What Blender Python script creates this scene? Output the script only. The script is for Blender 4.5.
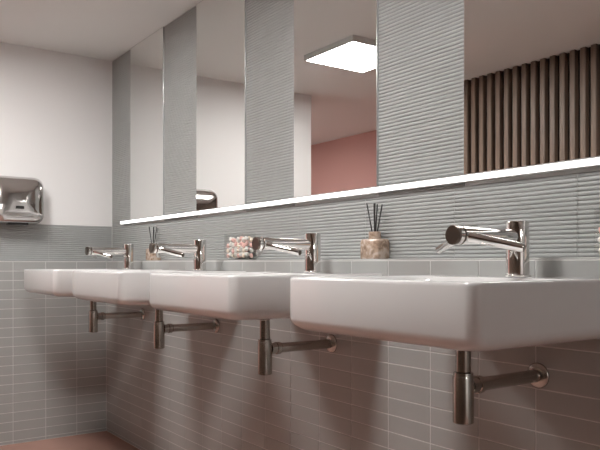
import bpy, bmesh, math, random
from mathutils import Vector, Matrix

for o in list(bpy.data.objects):
    bpy.data.objects.remove(o)
scene = bpy.context.scene
COL = scene.collection
R = math.radians

# ---------------------------------------------------------------- camera, world, exposure
# World: X runs along the basin wall (-X = towards the end wall), Y towards the basin wall, Z up.
EYE = 0.932
cam_data = bpy.data.cameras.new('camera')
cam = bpy.data.objects.new('camera', cam_data)
COL.objects.link(cam)
cam_data.sensor_width = 36.0
cam_data.lens = 693 / 600 * 36.0
cam_data.shift_y = 38 / 600
cam_data.clip_start = 0.02
cam.location = (0, 0, EYE)
cam.rotation_euler = (R(90), 0, R(54.8))
scene.camera = cam

world = bpy.data.worlds.new('world')
scene.world = world
world.use_nodes = True
world.node_tree.nodes['Background'].inputs[0].default_value = (0.8, 0.78, 0.76, 1)
world.node_tree.nodes['Background'].inputs[1].default_value = 0.05

vs = scene.view_settings
vs.view_transform = 'Standard'
vs.look = 'None'
vs.gamma = 1.0
vs.use_curve_mapping = False
vs.exposure = 0.0

PANEL_STRENGTH = 46.0
LED_STRENGTH = 3.2

# ---------------------------------------------------------------- room dimensions
FLOOR = 0.0
CEIL = EYE + 1.141
YW = 1.340          # face of the lower basin wall
YM = 1.390          # face of the ribbed tiles and mirrors
LEDGE = EYE + 0.012
XE = -3.815         # end wall, upper face
XEL = -3.765        # end wall, lower face
YE0 = -0.013        # free edge of the end wall
YS = -0.557         # front of the wooden slats
YP = -1.19          # pink wall
BAND = EYE + 0.206  # top of the ribbed band on the end wall

# ---------------------------------------------------------------- materials
MATS = {}
def mat(name, color, rough=0.5, metal=0.0, coat=0.0, noise=None, bump=None, spec=0.5):
    """noise=(scale, amount, stretch) varies colour; bump=(scale, strength)."""
    m = bpy.data.materials.new(name)
    m.use_nodes = True
    nt = m.node_tree
    p = nt.nodes['Principled BSDF']
    p.inputs['Base Color'].default_value = (*color, 1)
    p.inputs['Roughness'].default_value = rough
    p.inputs['Metallic'].default_value = metal
    p.inputs['Coat Weight'].default_value = coat
    p.inputs['Coat Roughness'].default_value = 0.05
    p.inputs['Specular IOR Level'].default_value = spec
    tc = nt.nodes.new('ShaderNodeTexCoord')
    if noise:
        mp = nt.nodes.new('ShaderNodeMapping')
        mp.inputs['Scale'].default_value = noise[2]
        n = nt.nodes.new('ShaderNodeTexNoise')
        n.inputs['Scale'].default_value = noise[0]
        n.inputs['Detail'].default_value = 5
        r = nt.nodes.new('ShaderNodeMapRange')
        r.inputs['From Min'].default_value = 0.3
        r.inputs['From Max'].default_value = 0.7
        r.inputs['To Min'].default_value = 1 - noise[1]
        r.inputs['To Max'].default_value = 1 + noise[1]
        mx = nt.nodes.new('ShaderNodeMix')
        mx.data_type = 'RGBA'
        mx.blend_type = 'MULTIPLY'
        mx.inputs[0].default_value = 1
        mx.inputs[6].default_value = (*color, 1)
        nt.links.new(tc.outputs['Object'], mp.inputs[0])
        nt.links.new(mp.outputs[0], n.inputs['Vector'])
        nt.links.new(n.outputs['Fac'], r.inputs[0])
        nt.links.new(r.outputs[0], mx.inputs[7])
        nt.links.new(mx.outputs[2], p.inputs['Base Color'])
    if bump:
        n2 = nt.nodes.new('ShaderNodeTexNoise')
        n2.inputs['Scale'].default_value = bump[0]
        n2.inputs['Detail'].default_value = 4
        b = nt.nodes.new('ShaderNodeBump')
        b.inputs['Strength'].default_value = bump[1]
        b.inputs['Distance'].default_value = 0.002
        nt.links.new(tc.outputs['Object'], n2.inputs['Vector'])
        nt.links.new(n2.outputs['Fac'], b.inputs['Height'])
        nt.links.new(b.outputs[0], p.inputs['Normal'])
    MATS[name] = m
    return m

def emit(name, color, strength):
    m = bpy.data.materials.new(name)
    m.use_nodes = True
    nt = m.node_tree
    nt.nodes.remove(nt.nodes['Principled BSDF'])
    e = nt.nodes.new('ShaderNodeEmission')
    e.inputs[0].default_value = (*color, 1)
    e.inputs[1].default_value = strength
    nt.links.new(e.outputs[0], nt.nodes['Material Output'].inputs[0])
    MATS[name] = m

ONE = (1, 1, 1)
mat('ceiling_paint', (0.75, 0.74, 0.72), 0.85, bump=(180, 0.05))
mat('white_plaster', (0.80, 0.785, 0.78), 0.7, bump=(90, 0.06))
mat('pink_paint', (0.60, 0.335, 0.305), 0.75, bump=(90, 0.05))
mat('grout', (0.68, 0.68, 0.665), 0.9)
mat('brick_tile', (0.385, 0.39, 0.38), 0.38, noise=(9, 0.05, ONE))
mat('ribbed_tile', (0.36, 0.37, 0.365), 0.45, noise=(14, 0.04, ONE))
mat('ledge_cap', (0.52, 0.52, 0.51), 0.35)
mat('terracotta', (0.40, 0.235, 0.19), 0.55, noise=(4, 0.08, ONE))
mat('mirror', (0.86, 0.87, 0.86), 0.0, 1.0)
mat('mirror_edge', (0.72, 0.73, 0.73), 0.2, 0.6)
mat('chrome', (0.80, 0.78, 0.76), 0.07, 1.0)
mat('satin_chrome', (0.50, 0.475, 0.44), 0.2, 1.0)
mat('dark_metal', (0.16, 0.13, 0.11), 0.3, 0.9)
mat('steel', (0.62, 0.60, 0.59), 0.10, 1.0)
mat('black_plastic', (0.02, 0.02, 0.02), 0.35)
mat('ceramic', (0.70, 0.69, 0.685), 0.12, coat=0.5)
mat('aluminium', (0.70, 0.70, 0.70), 0.35, 0.8)
mat('frame_white', (0.62, 0.60, 0.58), 0.45)
mat('walnut', (0.15, 0.098, 0.07), 0.5, noise=(3.5, 0.45, (9, 9, 0.7)))
mat('slat_backing', (0.018, 0.013, 0.011), 0.9)
mat('reed', (0.02, 0.018, 0.018), 0.7)
mat('cotton_white', (0.93, 0.90, 0.87), 0.9)
mat('cotton_pink', (0.92, 0.58, 0.54), 0.9)
mat('cotton_cream', (0.93, 0.80, 0.68), 0.9)
emit('panel_glow', (1.0, 0.98, 0.955), PANEL_STRENGTH)
emit('led_glow', (1.0, 0.97, 0.95), LED_STRENGTH)

def marble_mat():
    m = bpy.data.materials.new('marbled_stone')
    m.use_nodes = True
    nt = m.node_tree
    p = nt.nodes['Principled BSDF']
    p.inputs['Roughness'].default_value = 0.25
    p.inputs['Coat Weight'].default_value = 0.4
    tc = nt.nodes.new('ShaderNodeTexCoord')
    n = nt.nodes.new('ShaderNodeTexNoise')
    n.inputs['Scale'].default_value = 38
    n.inputs['Detail'].default_value = 4
    n.inputs['Distortion'].default_value = 1.4
    cr = nt.nodes.new('ShaderNodeValToRGB')
    e = cr.color_ramp.elements
    e[0].position, e[0].color = 0.34, (0.26, 0.18, 0.13, 1)
    e[1].position, e[1].color = 0.62, (0.60, 0.49, 0.41, 1)
    k = e.new(0.48)
    k.color = (0.44, 0.32, 0.24, 1)
    nt.links.new(tc.outputs['Object'], n.inputs['Vector'])
    nt.links.new(n.outputs['Fac'], cr.inputs[0])
    nt.links.new(cr.outputs[0], p.inputs['Base Color'])
    MATS['marbled_stone'] = m
marble_mat()

def glass_mat():
    m = bpy.data.materials.new('clear_glass')
    m.use_nodes = True
    nt = m.node_tree
    nt.nodes.remove(nt.nodes['Principled BSDF'])
    t = nt.nodes.new('ShaderNodeBsdfTransparent')
    t.inputs[0].default_value = (0.985, 0.99, 0.985, 1)
    g = nt.nodes.new('ShaderNodeBsdfGlossy')
    g.inputs['Roughness'].default_value = 0.02
    lw = nt.nodes.new('ShaderNodeLayerWeight')
    lw.inputs[0].default_value = 0.5
    pw = nt.nodes.new('ShaderNodeMath')
    pw.operation = 'POWER'
    pw.inputs[1].default_value = 4.0
    f = nt.nodes.new('ShaderNodeMapRange')
    f.inputs['To Min'].default_value = 0.04
    f.inputs['To Max'].default_value = 0.7
    nt.links.new(lw.outputs['Facing'], pw.inputs[0])
    nt.links.new(pw.outputs[0], f.inputs[0])
    mx = nt.nodes.new('ShaderNodeMixShader')
    nt.links.new(f.outputs[0], mx.inputs[0])
    nt.links.new(t.outputs[0], mx.inputs[1])
    nt.links.new(g.outputs[0], mx.inputs[2])
    nt.links.new(mx.outputs[0], nt.nodes['Material Output'].inputs[0])
    MATS['clear_glass'] = m
glass_mat()

# ---------------------------------------------------------------- helpers
def link(name, bm, material, parent=None, smooth=None, loc=(0, 0, 0)):
    bmesh.ops.recalc_face_normals(bm, faces=bm.faces[:])
    me = bpy.data.meshes.new(name)
    bm.to_mesh(me)
    bm.free()
    mats = material if isinstance(material, (list, tuple)) else [material]
    for mm in mats:
        me.materials.append(MATS[mm])
    if smooth is not None:
        me.polygons.foreach_set('use_smooth', [True] * len(me.polygons))
        me.set_sharp_from_angle(angle=R(smooth))
    o = bpy.data.objects.new(name, me)
    COL.objects.link(o)
    o.location = loc
    if parent:
        o.parent = parent
    return o

def empty(name, loc):
    o = bpy.data.objects.new(name, None)
    o.empty_display_size = 0.05
    COL.objects.link(o)
    o.location = loc
    return o

def tag(o, label, cat, group=None):
    o['label'] = label
    o['category'] = cat
    if group:
        o['group'] = group
    return o

def struct(o, label=None, cat=None):
    o['kind'] = 'structure'
    if label:
        o['label'] = label
        o['category'] = cat
    return o

def copy_tree(o, loc, parent=None):
    c = o.copy()
    COL.objects.link(c)
    c.parent = parent
    c.location = loc
    for ch in list(o.children):
        copy_tree(ch, ch.location, c)
    return c

def add_box(bm, x0, x1, y0, y1, z0, z1, bevel=0.0, seg=2):
    x0, x1 = sorted((x0, x1)); y0, y1 = sorted((y0, y1)); z0, z1 = sorted((z0, z1))
    vsx = [bm.verts.new(p) for p in ((x0, y0, z0), (x1, y0, z0), (x1, y1, z0), (x0, y1, z0),
                                     (x0, y0, z1), (x1, y0, z1), (x1, y1, z1), (x0, y1, z1))]
    fs = [bm.faces.new([vsx[i] for i in f]) for f in
          ((3, 2, 1, 0), (4, 5, 6, 7), (0, 1, 5, 4), (1, 2, 6, 5), (2, 3, 7, 6), (3, 0, 4, 7))]
    if bevel:
        es = list({e for f in fs for e in f.edges})
        bmesh.ops.bevel(bm, geom=es, offset=bevel, segments=seg, profile=0.5, affect='EDGES')
    return bm

def box(*a, **k):
    return add_box(bmesh.new(), *a, **k)

def add_loft(bm, rings, cap0=True, cap1=True):
    vr = [[bm.verts.new(p) for p in r] for r in rings]
    n = len(vr[0])
    for a, b in zip(vr, vr[1:]):
        for i in range(n):
            j = (i + 1) % n
            bm.faces.new((a[i], a[j], b[j], b[i]))
    if cap0:
        bm.faces.new(vr[0][::-1])
    if cap1:
        bm.faces.new(vr[-1])
    return bm

def add_lathe(bm, p0, p1, prof, n=28, cap=True):
    """prof: list of (distance along p0->p1 in metres, radius)"""
    p0, p1 = Vector(p0), Vector(p1)
    d = (p1 - p0).normalized()
    up = Vector((0, 0, 1)) if abs(d.z) < 0.9 else Vector((1, 0, 0))
    u = d.cross(up).normalized()
    v = d.cross(u)
    rings = []
    for t, r in prof:
        c = p0 + d * t
        rings.append([c + (u * math.cos(2 * math.pi * i / n) + v * math.sin(2 * math.pi * i / n)) * r for i in range(n)])
    return add_loft(bm, rings, cap, cap)

def rod(p0, p1, r, ch=0.0015, n=28):
    L = (Vector(p1) - Vector(p0)).length
    return add_lathe(bmesh.new(), p0, p1, [(0, r - ch), (ch, r), (L - ch, r), (L, r - ch)], n)

# ---------------------------------------------------------------- the shell
XN = 3.4        # near end of the room, behind the camera
XF = -6.2       # far end of the corridor
struct(link('floor', box(XF, XN, YP - 0.1, YM + 0.25, -0.1, FLOOR), 'terracotta'),
       'terracotta coloured floor below the washbasins', 'floor')
struct(link('ceiling', box(XF, XN, YP - 0.1, YM + 0.25, CEIL, CEIL + 0.1), 'ceiling_paint'),
       'plain warm grey painted ceiling', 'ceiling')

# basin wall: grout-coloured core with a lower part set forward as a ledge
bm = bmesh.new()
prof = [(YM + 0.25, 0), (YW + 0.0012, 0), (YW + 0.0012, LEDGE - 0.004), (YM + 0.0031, LEDGE - 0.004),
        (YM + 0.0031, CEIL), (YM + 0.25, CEIL)]
add_loft(bm, [[(x, y, z) for y, z in prof] for x in (XE - 0.01, XN)])
wall_r = struct(link('wall_right', bm, 'grout'), 'grey tiled wall carrying washbasins and mirrors', 'wall')

# end wall: white above, ribbed band, brick tiles below set forward
bm = bmesh.new()
prof = [(XE - 0.18, 0), (XEL - 0.0012, 0), (XEL - 0.0012, LEDGE - 0.004), (XE - 0.0031, LEDGE - 0.004),
        (XE - 0.0031, BAND), (XE, BAND), (XE, CEIL), (XE - 0.18, CEIL)]
add_loft(bm, [[(x, y, z) for x, z in prof] for y in (YE0, YM + 0.2)])
wall_f = link('wall_far', bm, ['white_plaster', 'grout'])
for p in wall_f.data.polygons:
    if p.normal.x > 0.5 and p.center.z < BAND:
        p.material_index = 1
struct(wall_f, 'end wall, white above grey ribbed band and small tiles', 'wall')

struct(link('wall_corridor', box(XF, XN, YP - 0.1, YP, 0, CEIL), 'pink_paint'),
       'pink painted wall seen in the mirror', 'wall')
struct(link('wall_near', box(XN - 0.1, XN, YP, YM + 0.008, 0, CEIL), 'white_plaster'),
       'white wall closing the room behind the viewer', 'wall')
struct(link('wall_beyond', box(XF, XF + 0.1, YP, YM, 0, CEIL), 'white_plaster'),
       'white wall closing the corridor beyond the end wall', 'wall')
struct(link('wall_side', box(XF + 0.1, XE - 0.181, YM - 0.2, YM + 0.2, 0, CEIL), 'white_plaster'),
       'white side wall of the space beyond the end wall', 'wall')

# slatted partition opposite the mirrors
SX0, SX1 = -3.20, XN - 0.1
wall_l = struct(link('wall_left', box(SX0, SX1, YS - 0.09, YS - 0.035, 0, CEIL), 'slat_backing'),
                'partition of dark walnut vertical slats seen in mirror', 'wall')
PITCH = 0.0618
slat_mesh = None
n = int((SX1 - SX0) / PITCH)
for i in range(n):
    x = SX0 + 0.02 + i * PITCH
    if slat_mesh is None:
        o = link('slat', box(-0.0165, 0.0165, -0.0352, 0, 0.001, CEIL - 0.001, bevel=0.003, seg=1), 'walnut', wall_l)
        slat_mesh = o.data
    else:
        o = bpy.data.objects.new('slat', slat_mesh)
        COL.objects.link(o)
        o.parent = wall_l
    o.location = (x, YS, 0)

# ---------------------------------------------------------------- brick tiles
TW, TH, GAP = 0.1635, 0.0485, 0.0030
SIN, COS = math.sin(R(35.2)), math.cos(R(35.2))
def project(x, y, z):
    d = -COS * x + SIN * y
    r = SIN * x + COS * y
    if d < 0.05:
        return None
    return 300 + 693 * r / d, 263 - 693 * (z - EYE) / d, d

def tile_bm(w, h, t=0.006, ch=0.0006):
    bm = bmesh.new()
    def ring(i, y):
        return [(-w / 2 + i, y, -h / 2 + i), (w / 2 - i, y, -h / 2 + i), (w / 2 - i, y, h / 2 - i), (-w / 2 + i, y, h / 2 - i)]
    add_loft(bm, [ring(0, t), ring(0, ch), ring(ch, 0)], cap0=False)
    return bm

def tile_field(parent, u0, u1, place, rot):
    """place(u, z) -> world location of tile centre. Rows run down from the ledge."""
    top = LEDGE - 0.005
    cells = []
    r = 0
    while top - r * TH > 0.012:
        z1 = top - r * TH
        z0 = max(z1 - TH, 0.002)
        u = u0
        while u < u1 - 0.02:
            v = min(u + TW, u1)
            if parent is wall_r and u < XEL:
                u = XEL
            cells.append(((u + v) / 2, v - u, (z0 + z1) / 2, z1 - z0))
            u = v
        r += 1
    shared = {}
    near, rest = [], []
    for c in cells:
        loc = place(c[0], c[2])
        q = project(*loc)
        if q and -25 < q[0] < 640 and q[1] < 470:
            near.append((q[2], c, loc))
        else:
            rest.append((c, loc))
    near.sort(key=lambda t: t[0])
    rest += [(c, loc) for _, c, loc in near[300:]]
    for _, c, loc in near[:300]:
        key = (round(c[1], 4), round(c[3], 4))
        if key not in shared:
            o = link('wall_tile', tile_bm(c[1] - GAP, c[3] - GAP), 'brick_tile', parent)
            shared[key] = o.data
        else:
            o = bpy.data.objects.new('wall_tile', shared[key])
            COL.objects.link(o)
            o.parent = parent
        o.location = loc
        o.rotation_euler = (0, 0, rot)
    if rest:
        bm = bmesh.new()
        for c, loc in rest:
            t = tile_bm(c[1] - GAP, c[3] - GAP)
            t.transform(Matrix.Translation(loc) @ Matrix.Rotation(rot, 4, 'Z'))
            me = bpy.data.meshes.new('tmp')
            t.to_mesh(me)
            t.free()
            bm.from_mesh(me)
            bpy.data.meshes.remove(me)
        o = link('wall_tiles', bm, 'brick_tile', parent)
        o['kind'] = 'stuff'

tile_field(wall_r, -1.3015 - TW * 16, XN - 0.1, lambda u, z: (u, YW, z), 0.0)
tile_field(wall_f, -(YW), -YE0, lambda u, z: (XEL, -u, z), R(90))

# ledge caps (thin tiled edge on the forward-set lower walls)
link('ledge_cap', box(XEL, XN - 0.1, YW, YM + 0.008, LEDGE - 0.004, LEDGE, bevel=0.001, seg=1), 'ledge_cap', wall_r)
link('ledge_cap', box(XE - 0.008, XEL, YE0, YM + 0.008, LEDGE - 0.004, LEDGE, bevel=0.001, seg=1), 'ledge_cap', wall_f)

# ---------------------------------------------------------------- ribbed tiles
RIB = 0.01045
def ribbed_bm(w, z0, z1, depth=0.0030, back=0.0065):
    """front at local y=0 (facing -Y), rounded horizontal ribs"""
    nr = max(1, round((z1 - z0) / RIB))
    h = (z1 - z0) / nr
    pts = [(back, z0)]
    for k in range(nr):
        for t in (0.0, 0.12, 0.34, 0.66, 0.88, 1.0)[0 if k == 0 else 1:]:
            y = depth * (1 - math.sin(math.pi * t) ** 0.6)
            pts.append((y, z0 + (k + t) * h))
    pts.append((back, z1))
    bm = bmesh.new()
    a = [bm.verts.new((-w / 2, y, z)) for y, z in pts]
    b = [bm.verts.new((w / 2, y, z)) for y, z in pts]
    for i in range(len(pts) - 1):
        bm.faces.new((a[i], b[i], b[i + 1], a[i + 1]))
    bm.faces.new(a)
    bm.faces.new(b[::-1])
    return bm

RH = 0.188
ROW0 = LEDGE + 0.0002
rib_cache = {}
def ribbed(parent, x0, x1, row, loc_fn, rot=0.0, h=RH):
    w = x1 - x0 - 0.0014
    key = (round(w, 4), round(h, 4))
    if key not in rib_cache:
        o = link('ribbed_tile', ribbed_bm(w, 0.0001, h - 0.0001), 'ribbed_tile', parent, smooth=40)
        rib_cache[key] = o.data
    else:
        o = bpy.data.objects.new('ribbed_tile', rib_cache[key])
        COL.objects.link(o)
        o.parent = parent
    o.location = loc_fn((x0 + x1) / 2, ROW0 + row * RH)
    o.rotation_euler = (0, 0, rot)

# mirror spans (as -X distances)
MIR = [(3.527, 3.106), (2.757, 2.336), (2.004, 1.563), (1.228, 0.803)]
STRIPS = [(3.813, 3.527), (3.106, 2.757), (2.336, 2.004), (1.563, 1.228), (0.803, 0.453)]
wr = lambda x, z: (x, YM, z)
x = -0.903 - 0.360 * 9
while x < XN - 0.15:
    a0, a1 = max(x, -3.813), min(x + 0.360, XN - 0.1)
    if a1 - a0 > 0.02:
        ribbed(wall_r, a0, a1, 0, wr)
    x += 0.360
for (s0, s1) in STRIPS:
    for row in range(1, 6):
        ribbed(wall_r, -s0, -s1, row, wr, h=RH if row < 5 else CEIL - ROW0 - 5 * RH - 0.001)
# plain ribbed cladding from the last mirror to the near end, out of the frame
x = -0.453
while x < XN - 0.15:
    a1 = min(x + 0.347, XN - 0.1)
    for row in range(1, 6):
        ribbed(wall_r, x, a1, row, wr, h=RH if row < 5 else CEIL - ROW0 - 5 * RH - 0.001)
    x = a1
# band on the end wall
u = -YM
while u < -YE0 - 0.02:
    v = min(u + 0.347, -YE0)
    ribbed(wall_f, u, v, 0, lambda uu, z: (XE, -uu, z), R(90), h=BAND - ROW0 - 0.0005)
    u = v

# ---------------------------------------------------------------- mirrors and the light strip
MZ0 = EYE + 0.2285
mlabels = ['narrow farthest mirror panel beside the corner of the end wall',
           'tall mirror panel reflecting the hand dryer and white wall',
           'mirror panel reflecting the square ceiling light and pink wall',
           'nearest mirror panel reflecting the dark wooden slats']
for (a0, a1), lab in zip(MIR, mlabels):
    t = empty('wall_mirror', (-(a0 + a1) / 2, YM, MZ0))
    tag(t, lab, 'mirror', 'mirror panels between the ribbed strips')
    w = (a0 - a1) / 2 - 0.001
    h = CEIL - MZ0 - 0.002
    link('mirror_back', box(-w, w, -0.0045, 0.006, 0.0, h, bevel=0.0008, seg=1), 'mirror_edge', t)
    bm = bmesh.new()
    q = [bm.verts.new(p) for p in ((-w + 0.002, -0.0048, 0.002), (w - 0.002, -0.0048, 0.002), (w - 0.002, -0.0048, h - 0.002), (-w + 0.002, -0.0048, h - 0.002))]
    bm.faces.new(q)
    link('mirror_glass', bm, 'mirror', t)

led = empty('light_strip', (-3.64, YM, EYE + 0.2025))
tag(led, 'long white glowing light strip running under the mirrors', 'light')
LX = XN - 0.15 + 3.64
link('profile', box(0, LX, -0.014, -0.0006, 0.006, 0.0256, bevel=0.001, seg=1), 'aluminium', led)
link('diffuser', box(0.003, LX - 0.003, -0.019, -0.0142, 0.0085, 0.0225, bevel=0.002, seg=2), 'led_glow', led)

# ---------------------------------------------------------------- ceiling light panels
def make_panel(x, y, label):
    t = empty('ceiling_light', (x, y, CEIL))
    tag(t, label, 'ceiling light', 'square ceiling light panels')
    s = 0.210
    bm = bmesh.new()
    for b in ((-s, s, -s, -s + 0.008), (-s, s, s - 0.008, s), (-s, -s + 0.008, -s + 0.008, s - 0.008), (s - 0.008, s, -s + 0.008, s - 0.008)):
        add_box(bm, *b, -0.032, -0.0005)
    link('frame', bm, 'frame_white', t)
    link('diffuser', box(-s + 0.0085, s - 0.0085, -s + 0.0085, s - 0.0085, -0.031, -0.024), 'panel_glow', t)
    link('housing', box(-s + 0.0085, s - 0.0085, -s + 0.0085, s - 0.0085, -0.0235, -0.0005), 'frame_white', t)
make_panel(-2.885, 0.350, 'square glowing ceiling panel reflected in mirror above pink wall')
make_panel(-1.40, 0.345, 'square ceiling panel over the two nearest washbasins')
make_panel(2.45, 0.345, 'added fill light panel at the near end, behind the viewer')  # unseen panel, added as weak fill for basin sides and lower wall
make_panel(-4.85, 0.10, 'added light panel for the pink wall, hidden beyond the end wall')  # unseen panel, added to brighten the pink wall from behind the end wall

# ---------------------------------------------------------------- washbasins
S = 0.76
A0 = 0.967
BX = [-(A0 + S * k) for k in range(4)]
YF = 0.84
RIM = EYE - 0.030
BW, BD = 0.262, YW - 0.0006 - YF

def rrect(hx, y0, y1, rf, rb, z, bulge=0.0, n=9):
    """rounded rectangle, front (-Y) corners rf, back corners rb; constant vertex count"""
    pts = []
    for cx, cy, r, a0 in ((hx - rb, y1 - rb, rb, 0), (-hx + rb, y1 - rb, rb, 90), (-hx + rf, y0 + rf, rf, 180), (hx - rf, y0 + rf, rf, 270)):
        for i in range(n):
            a = R(a0 + 90 * i / (n - 1))
            pts.append((cx + r * math.cos(a), cy + r * math.sin(a), z))
    return pts

def make_basin():
    t = empty('washbasin', (BX[0] - 0.015, YF, RIM))
    bm = bmesh.new()
    rings = []
    for z, i, rf in ((-0.128, 0.150, 0.10), (-0.1215, 0.085, 0.07), (-0.1155, 0.035, 0.045), (-0.1105, 0.015, 0.032), (-0.1035, 0.0065, 0.026),
                     (-0.097, 0.002, 0.024), (-0.088, 0.0004, 0.023), (-0.055, 0.0, 0.023), (-0.008, 0.0, 0.023), (-0.003, 0.0012, 0.022),
                     (-0.0008, 0.003, 0.022), (0.0, 0.006, 0.021), (0.0, 0.015, 0.020)):
        rings.append(rrect(BW - i, i, BD - (i * 0.35 if z < -0.05 else i * 0.15), rf, 0.012, z))
    # bowl
    for z, i, rf in ((-0.002, 0.021, 0.04), (-0.010, 0.026, 0.045), (-0.040, 0.034, 0.055), (-0.075, 0.050, 0.07), (-0.092, 0.085, 0.075), (-0.099, 0.15, 0.06)):
        rings.append(rrect(BW - i, i, BD - 0.115 - (i - 0.021) * 0.8, rf, rf, z))
    add_loft(bm, rings)
    link('basin', bm, 'ceramic', t, smooth=50)
    bm = bmesh.new()
    add_lathe(bm, (0.015, 0.2515, -0.0988), (0.015, 0.2515, -0.09), [(0, 0.031), (0.003, 0.031), (0.005, 0.027), (0.004, 0.010), (0.0062, 0.008)])
    link('drain', bm, 'chrome', t, smooth=40)
    bm = bmesh.new()
    add_lathe(bm, (0.015, 0.2515, -0.1275), (0.015, 0.2515, -0.2), [(0, 0.036), (0.004, 0.035), (0.008, 0.026)])
    link('drain_collar', bm, 'ceramic', t, smooth=40)
    return t

blabels = ['nearest and largest looking white ceramic washbasin at the right',
           'second white washbasin from the right, beside the nearest one',
           'third white washbasin from the right, partly behind another basin',
           'farthest white washbasin, next to the tiled end wall']
basin = make_basin()
for k in range(4):
    b = basin if k == 0 else copy_tree(basin, (BX[k] - 0.015, YF, RIM))
    tag(b, blabels[k], 'washbasin', 'row of washbasins')

# ---------------------------------------------------------------- taps
def make_tap():
    t = empty('faucet', (BX[0], 1.266, RIM))
    bm = bmesh.new()
    add_lathe(bm, (0, 0, 0.0004), (0, 0, 1), [(0, 0.0285), (0.003, 0.0285), (0.0045, 0.0265)])
    link('base_ring', bm, 'chrome', t, smooth=40)
    bm = bmesh.new()
    add_lathe(bm, (0, 0, 0.0048), (0, 0, 1), [(0, 0.0250), (0.114, 0.0250), (0.1162, 0.0242), (0.117, 0.0225)])
    link('post', bm, 'chrome', t, smooth=40)
    # spout, straight out from the post towards the user
    zs = 0.0868
    bm = bmesh.new()
    add_lathe(bm, (0, -0.018, zs), (0, -1, zs), [(0, 0.0165), (0.12, 0.0180), (0.160, 0.0196), (0.1675, 0.0200)])
    sp = link('spout', bm, 'chrome', t, smooth=40)
    bm = bmesh.new()
    add_lathe(bm, (0, -0.1857, zs), (0, -1, zs), [(0, 0.0190), (0.0045, 0.0190)])
    link('joint_ring', bm, 'dark_metal', sp, smooth=40)
    bm = bmesh.new()
    add_lathe(bm, (0, -0.1904, zs), (0, -1, zs), [(0, 0.0198), (0.0098, 0.0198)])
    link('collar', bm, 'chrome', sp, smooth=40)
    bm = bmesh.new()
    add_lathe(bm, (0, -0.2004, zs), (0, -1, zs), [(0, 0.0200), (0.0060, 0.0200), (0.0072, 0.0186)])
    link('end_cap', bm, 'dark_metal', sp, smooth=40)
    # swept-back, slightly drooping arms on both sides
    for s in (-1, 1):
        p0 = Vector((s * 0.012, -0.1745, zs - 0.003))
        p1 = Vector((s * 0.112, -0.127, zs - 0.0275))
        L = (p1 - p0).length
        bm = bmesh.new()
        add_lathe(bm, p0, p1, [(0, 0.0105), (L - 0.002, 0.0092), (L, 0.0078)])
        arm = link('arm', bm, 'chrome', t, smooth=40)
        d = (p1 - p0).normalized()
        bm = bmesh.new()
        add_lathe(bm, p1 + d * 0.0002, p1 + d, [(0, 0.0074), (0.001, 0.0070)])
        link('arm_tip', bm, 'dark_metal', arm, smooth=40)
    return t

tlabels = ['nearest chrome tap with two swept arms, on the largest looking basin',
           'chrome tap with swept arms beside the glass jar of cotton',
           'chrome tap with swept arms on the third basin from the right',
           'farthest chrome tap with swept arms, nearest the end wall']
tap = make_tap()
for k in range(4):
    b = tap if k == 0 else copy_tree(tap, (BX[k], 1.266, RIM))
    tag(b, tlabels[k], 'faucet', 'chrome taps on the washbasins')

# ---------------------------------------------------------------- bottle traps
YT = 1.0915
def make_trap():
    t = empty('bottle_trap', (BX[0], YT, EYE - 0.328))
    link('tail_pipe', rod((0, 0, 0.1045), (0, 0, 0.161), 0.0155), 'satin_chrome', t, smooth=40)
    bm = bmesh.new()
    add_lathe(bm, (0, 0, 0), (0, 0, 1), [(0, 0.0185), (0.002, 0.0215), (0.0945, 0.0215), (0.0965, 0.0205), (0.104, 0.0200), (0.1043, 0.0165)])
    bd = link('body', bm, 'satin_chrome', t, smooth=40)
    zs = 0.0745
    bm = bmesh.new()
    add_lathe(bm, (0, 0.019, zs), (0, 1, zs), [(0, 0.0165), (0.018, 0.0165), (0.0195, 0.0185), (0.032, 0.0185), (0.034, 0.0155)])
    link('outlet_nut', bm, 'satin_chrome', t, smooth=40)
    link('outlet_pipe', rod((0, 0.0535, zs), (0, YW - YT - 0.0105, zs), 0.0145), 'satin_chrome', t, smooth=40)
    bm = bmesh.new()
    L = YW - YT - 0.0004
    add_lathe(bm, (0, L, zs), (0, -1, zs), [(0, 0.0290), (0.003, 0.0290), (0.006, 0.0265), (0.0095, 0.0180)], n=32)
    link('wall_flange', bm, 'satin_chrome', t, smooth=40)
    return t
plabels = ['nearest chrome bottle trap, below the largest looking basin',
           'chrome bottle trap below the second basin from the right',
           'chrome bottle trap below the third basin from the right',
           'farthest chrome bottle trap, closest to the end wall']
trap = make_trap()
for k in range(4):
    b = trap if k == 0 else copy_tree(trap, (BX[k], YT, EYE - 0.328))
    tag(b, plabels[k], 'drain trap', 'bottle traps below the basins')

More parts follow.
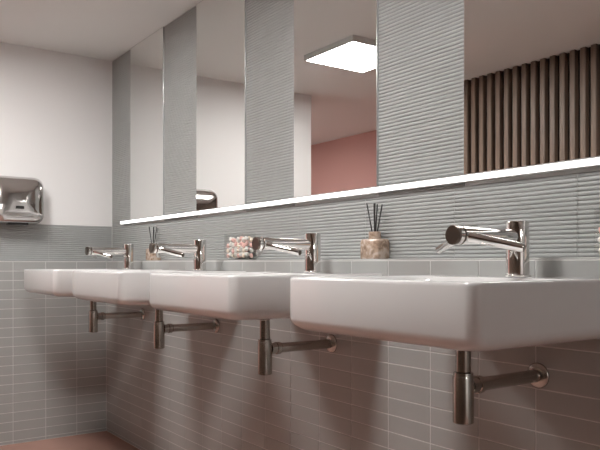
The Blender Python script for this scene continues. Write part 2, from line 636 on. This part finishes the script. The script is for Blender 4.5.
# ---------------------------------------------------------------- hand dryer on the end wall
def make_dryer():
    y0, y1, z0, z1 = 0.742, 0.998, EYE + 0.203, EYE + 0.448
    cy, hw = (y0 + y1) / 2, (y1 - y0) / 2
    t = empty('hand_dryer', (XE, cy, z0))
    tag(t, 'polished steel hand dryer with rounded corners on the white end wall', 'hand dryer')
    H = z1 - z0
    def ring(x, i, r):
        pts = []
        for py, pz, a0 in ((hw - i - r, H - i - r, 0), (-hw + i + r, H - i - r, 90), (-hw + i + r, i + r, 180), (hw - i - r, i + r, 270)):
            for k in range(9):
                a = R(a0 + 90 * k / 8)
                pts.append((x, py + r * math.cos(a), pz + r * math.sin(a)))
        return pts
    bm = bmesh.new()
    add_loft(bm, [ring(0.0005, 0.006, 0.04), ring(0.012, 0.006, 0.04)])
    link('back_plate', bm, 'black_plastic', t, smooth=40)
    bm = bmesh.new()
    rings = []
    for x, i, r in ((0.0125, 0.001, 0.045), (0.060, 0.0, 0.046), (0.080, 0.0025, 0.045), (0.092, 0.009, 0.042), (0.099, 0.020, 0.036)):
        rings.append(ring(x, i, r))
    # gently convex front, upper half leaning back
    for x, i, r in ((0.1015, 0.034, 0.030), (0.103, 0.060, 0.022), (0.104, 0.095, 0.012)):
        rings.append(ring(x, i, r))
    rings = [[(px - (0.028 * max(0, (pz / H - 0.62) / 0.38) ** 1.6 * (1 if px > 0.05 else 0)), py, pz) for px, py, pz in rg] for rg in rings]
    add_loft(bm, rings)
    cover = link('cover', bm, 'steel', t, smooth=60)
    link('air_outlet', box(0.03, 0.075, -0.05, 0.05, -0.006, 0.0006, bevel=0.002), 'black_plastic', t)
    link('sensor_window', box(0.1035, 0.1055, -0.02, 0.02, H * 0.30, H * 0.36, bevel=0.0008, seg=1), 'black_plastic', cover)
    for s in (-1, 1):
        link('screw', rod((0.09, s * (hw - 0.03), 0.03), (0.1005, s * (hw - 0.03), 0.03), 0.004, 0.0008, 12), 'chrome', cover)
make_dryer()

# ---------------------------------------------------------------- reed diffusers on the ledge
def make_diffuser():
    t = empty('reed_diffuser', (0, 0, LEDGE))
    bm = bmesh.new()
    def sq(h, k, z, r):
        return rrect(h, -k, k, r, r, z, n=4)
    add_loft(bm, [sq(0.038, 0.0215, 0.0002, 0.003), sq(0.041, 0.0235, 0.003, 0.005), sq(0.041, 0.0235, 0.050, 0.005),
                  sq(0.039, 0.0225, 0.056, 0.005), sq(0.035, 0.021, 0.0585, 0.005)])
    body = link('bottle', bm, 'marbled_stone', t, smooth=40)
    bm = bmesh.new()
    add_lathe(bm, (0, 0, 0.0587), (0, 0, 1), [(0, 0.0195), (0.006, 0.0185), (0.020, 0.0185), (0.022, 0.0175), (0.022, 0.013), (0.004, 0.012)], n=20)
    link('neck', bm, 'marbled_stone', t, smooth=40)
    rnd = random.Random(4)
    for k, (dx, dy) in enumerate(((-0.022, -0.012), (0.018, -0.006), (-0.004, 0.004), (0.024, 0.008), (-0.015, 0.010))):
        p0 = Vector((dx * 0.22, dy * 0.22, 0.066))
        p1 = Vector((dx, dy, 0.166 - 0.005 * (k % 2)))
        link('reed', rod(p0, p1, 0.0019, 0.0003, 8), 'reed', t)
    return t
d0 = make_diffuser()
d0.location = (-1.551, 1.3655, LEDGE)
tag(d0, 'beige marbled reed diffuser bottle with dark sticks, near nearest tap', 'diffuser', 'reed diffusers on the ledge')
d1 = copy_tree(d0, (-3.18, 1.3655, LEDGE))
tag(d1, 'small distant reed diffuser beside the two farthest taps', 'diffuser', 'reed diffusers on the ledge')

# ---------------------------------------------------------------- glass jars of cotton pieces
def make_jar(x, label):
    t = empty('glass_jar', (x, 1.3655, LEDGE))
    tag(t, label, 'jar', 'glass jars on the ledge')
    hx, hy, H, w = 0.085, 0.0240, 0.102, 0.002
    link('jar_base', box(-hx, hx, -hy, hy, 0.0002, 0.006, bevel=0.001, seg=1), 'clear_glass', t)
    bm = bmesh.new()
    rings = [rrect(hx, -hy, hy, 0.006, 0.006, 0.0062, n=4), rrect(hx, -hy, hy, 0.006, 0.006, H, n=4),
             rrect(hx - w, -hy + w, hy - w, 0.004, 0.004, H, n=4), rrect(hx - w, -hy + w, hy - w, 0.004, 0.004, 0.0062, n=4)]
    add_loft(bm, rings + [rings[0]], False, False)
    bmesh.ops.remove_doubles(bm, verts=bm.verts[:], dist=1e-6)
    link('jar_wall', bm, 'clear_glass', t, smooth=40)
make_jar(-2.345, 'clear glass box of pink and white cotton pieces in the middle')
make_jar(-0.750, 'clear glass box of cotton cut by the right picture edge')

def piece_mesh(m):
    bm = bmesh.new()
    add_lathe(bm, (0, 0, -0.0085), (0, 0, 1), [(0, 0.0035), (0.002, 0.0062), (0.0085, 0.0068), (0.015, 0.0062), (0.017, 0.0035)], n=10)
    o = link('cotton_piece', bm, m, None, smooth=60)
    me = o.data
    bpy.data.objects.remove(o)
    return me
pieces = {c: piece_mesh('cotton_' + c) for c in ('white', 'pink', 'cream')}
rnd = random.Random(11)
for jx, where in ((-2.345, 'in the glass jar beside the tap'), (-0.750, 'in the glass jar at right edge')):
    for lay in range(4):
        for ix in range(8):
            for iy in range(2):
                if lay == 3 and rnd.random() < 0.35:
                    continue
                c = rnd.choice(('white', 'white', 'white', 'pink', 'pink', 'cream'))
                o = bpy.data.objects.new('cotton_piece', pieces[c])
                COL.objects.link(o)
                o.location = (jx - 0.0714 + ix * 0.0204 + rnd.uniform(-0.0006, 0.0006),
                              1.3655 - 0.0108 + iy * 0.0216, LEDGE + 0.0165 + lay * 0.0200 + (0.006 if (ix + iy) % 2 else 0.0))
                o.rotation_euler = (rnd.uniform(-0.5, 0.5), rnd.uniform(-1.5, 1.5), rnd.uniform(-0.4, 0.4))
                cn = {'white': 'white', 'pink': 'pink', 'cream': 'cream coloured'}[c]
                tag(o, 'small %s cotton piece %s' % (cn, where), 'cotton piece', '%s cotton pieces %s' % (cn, where))
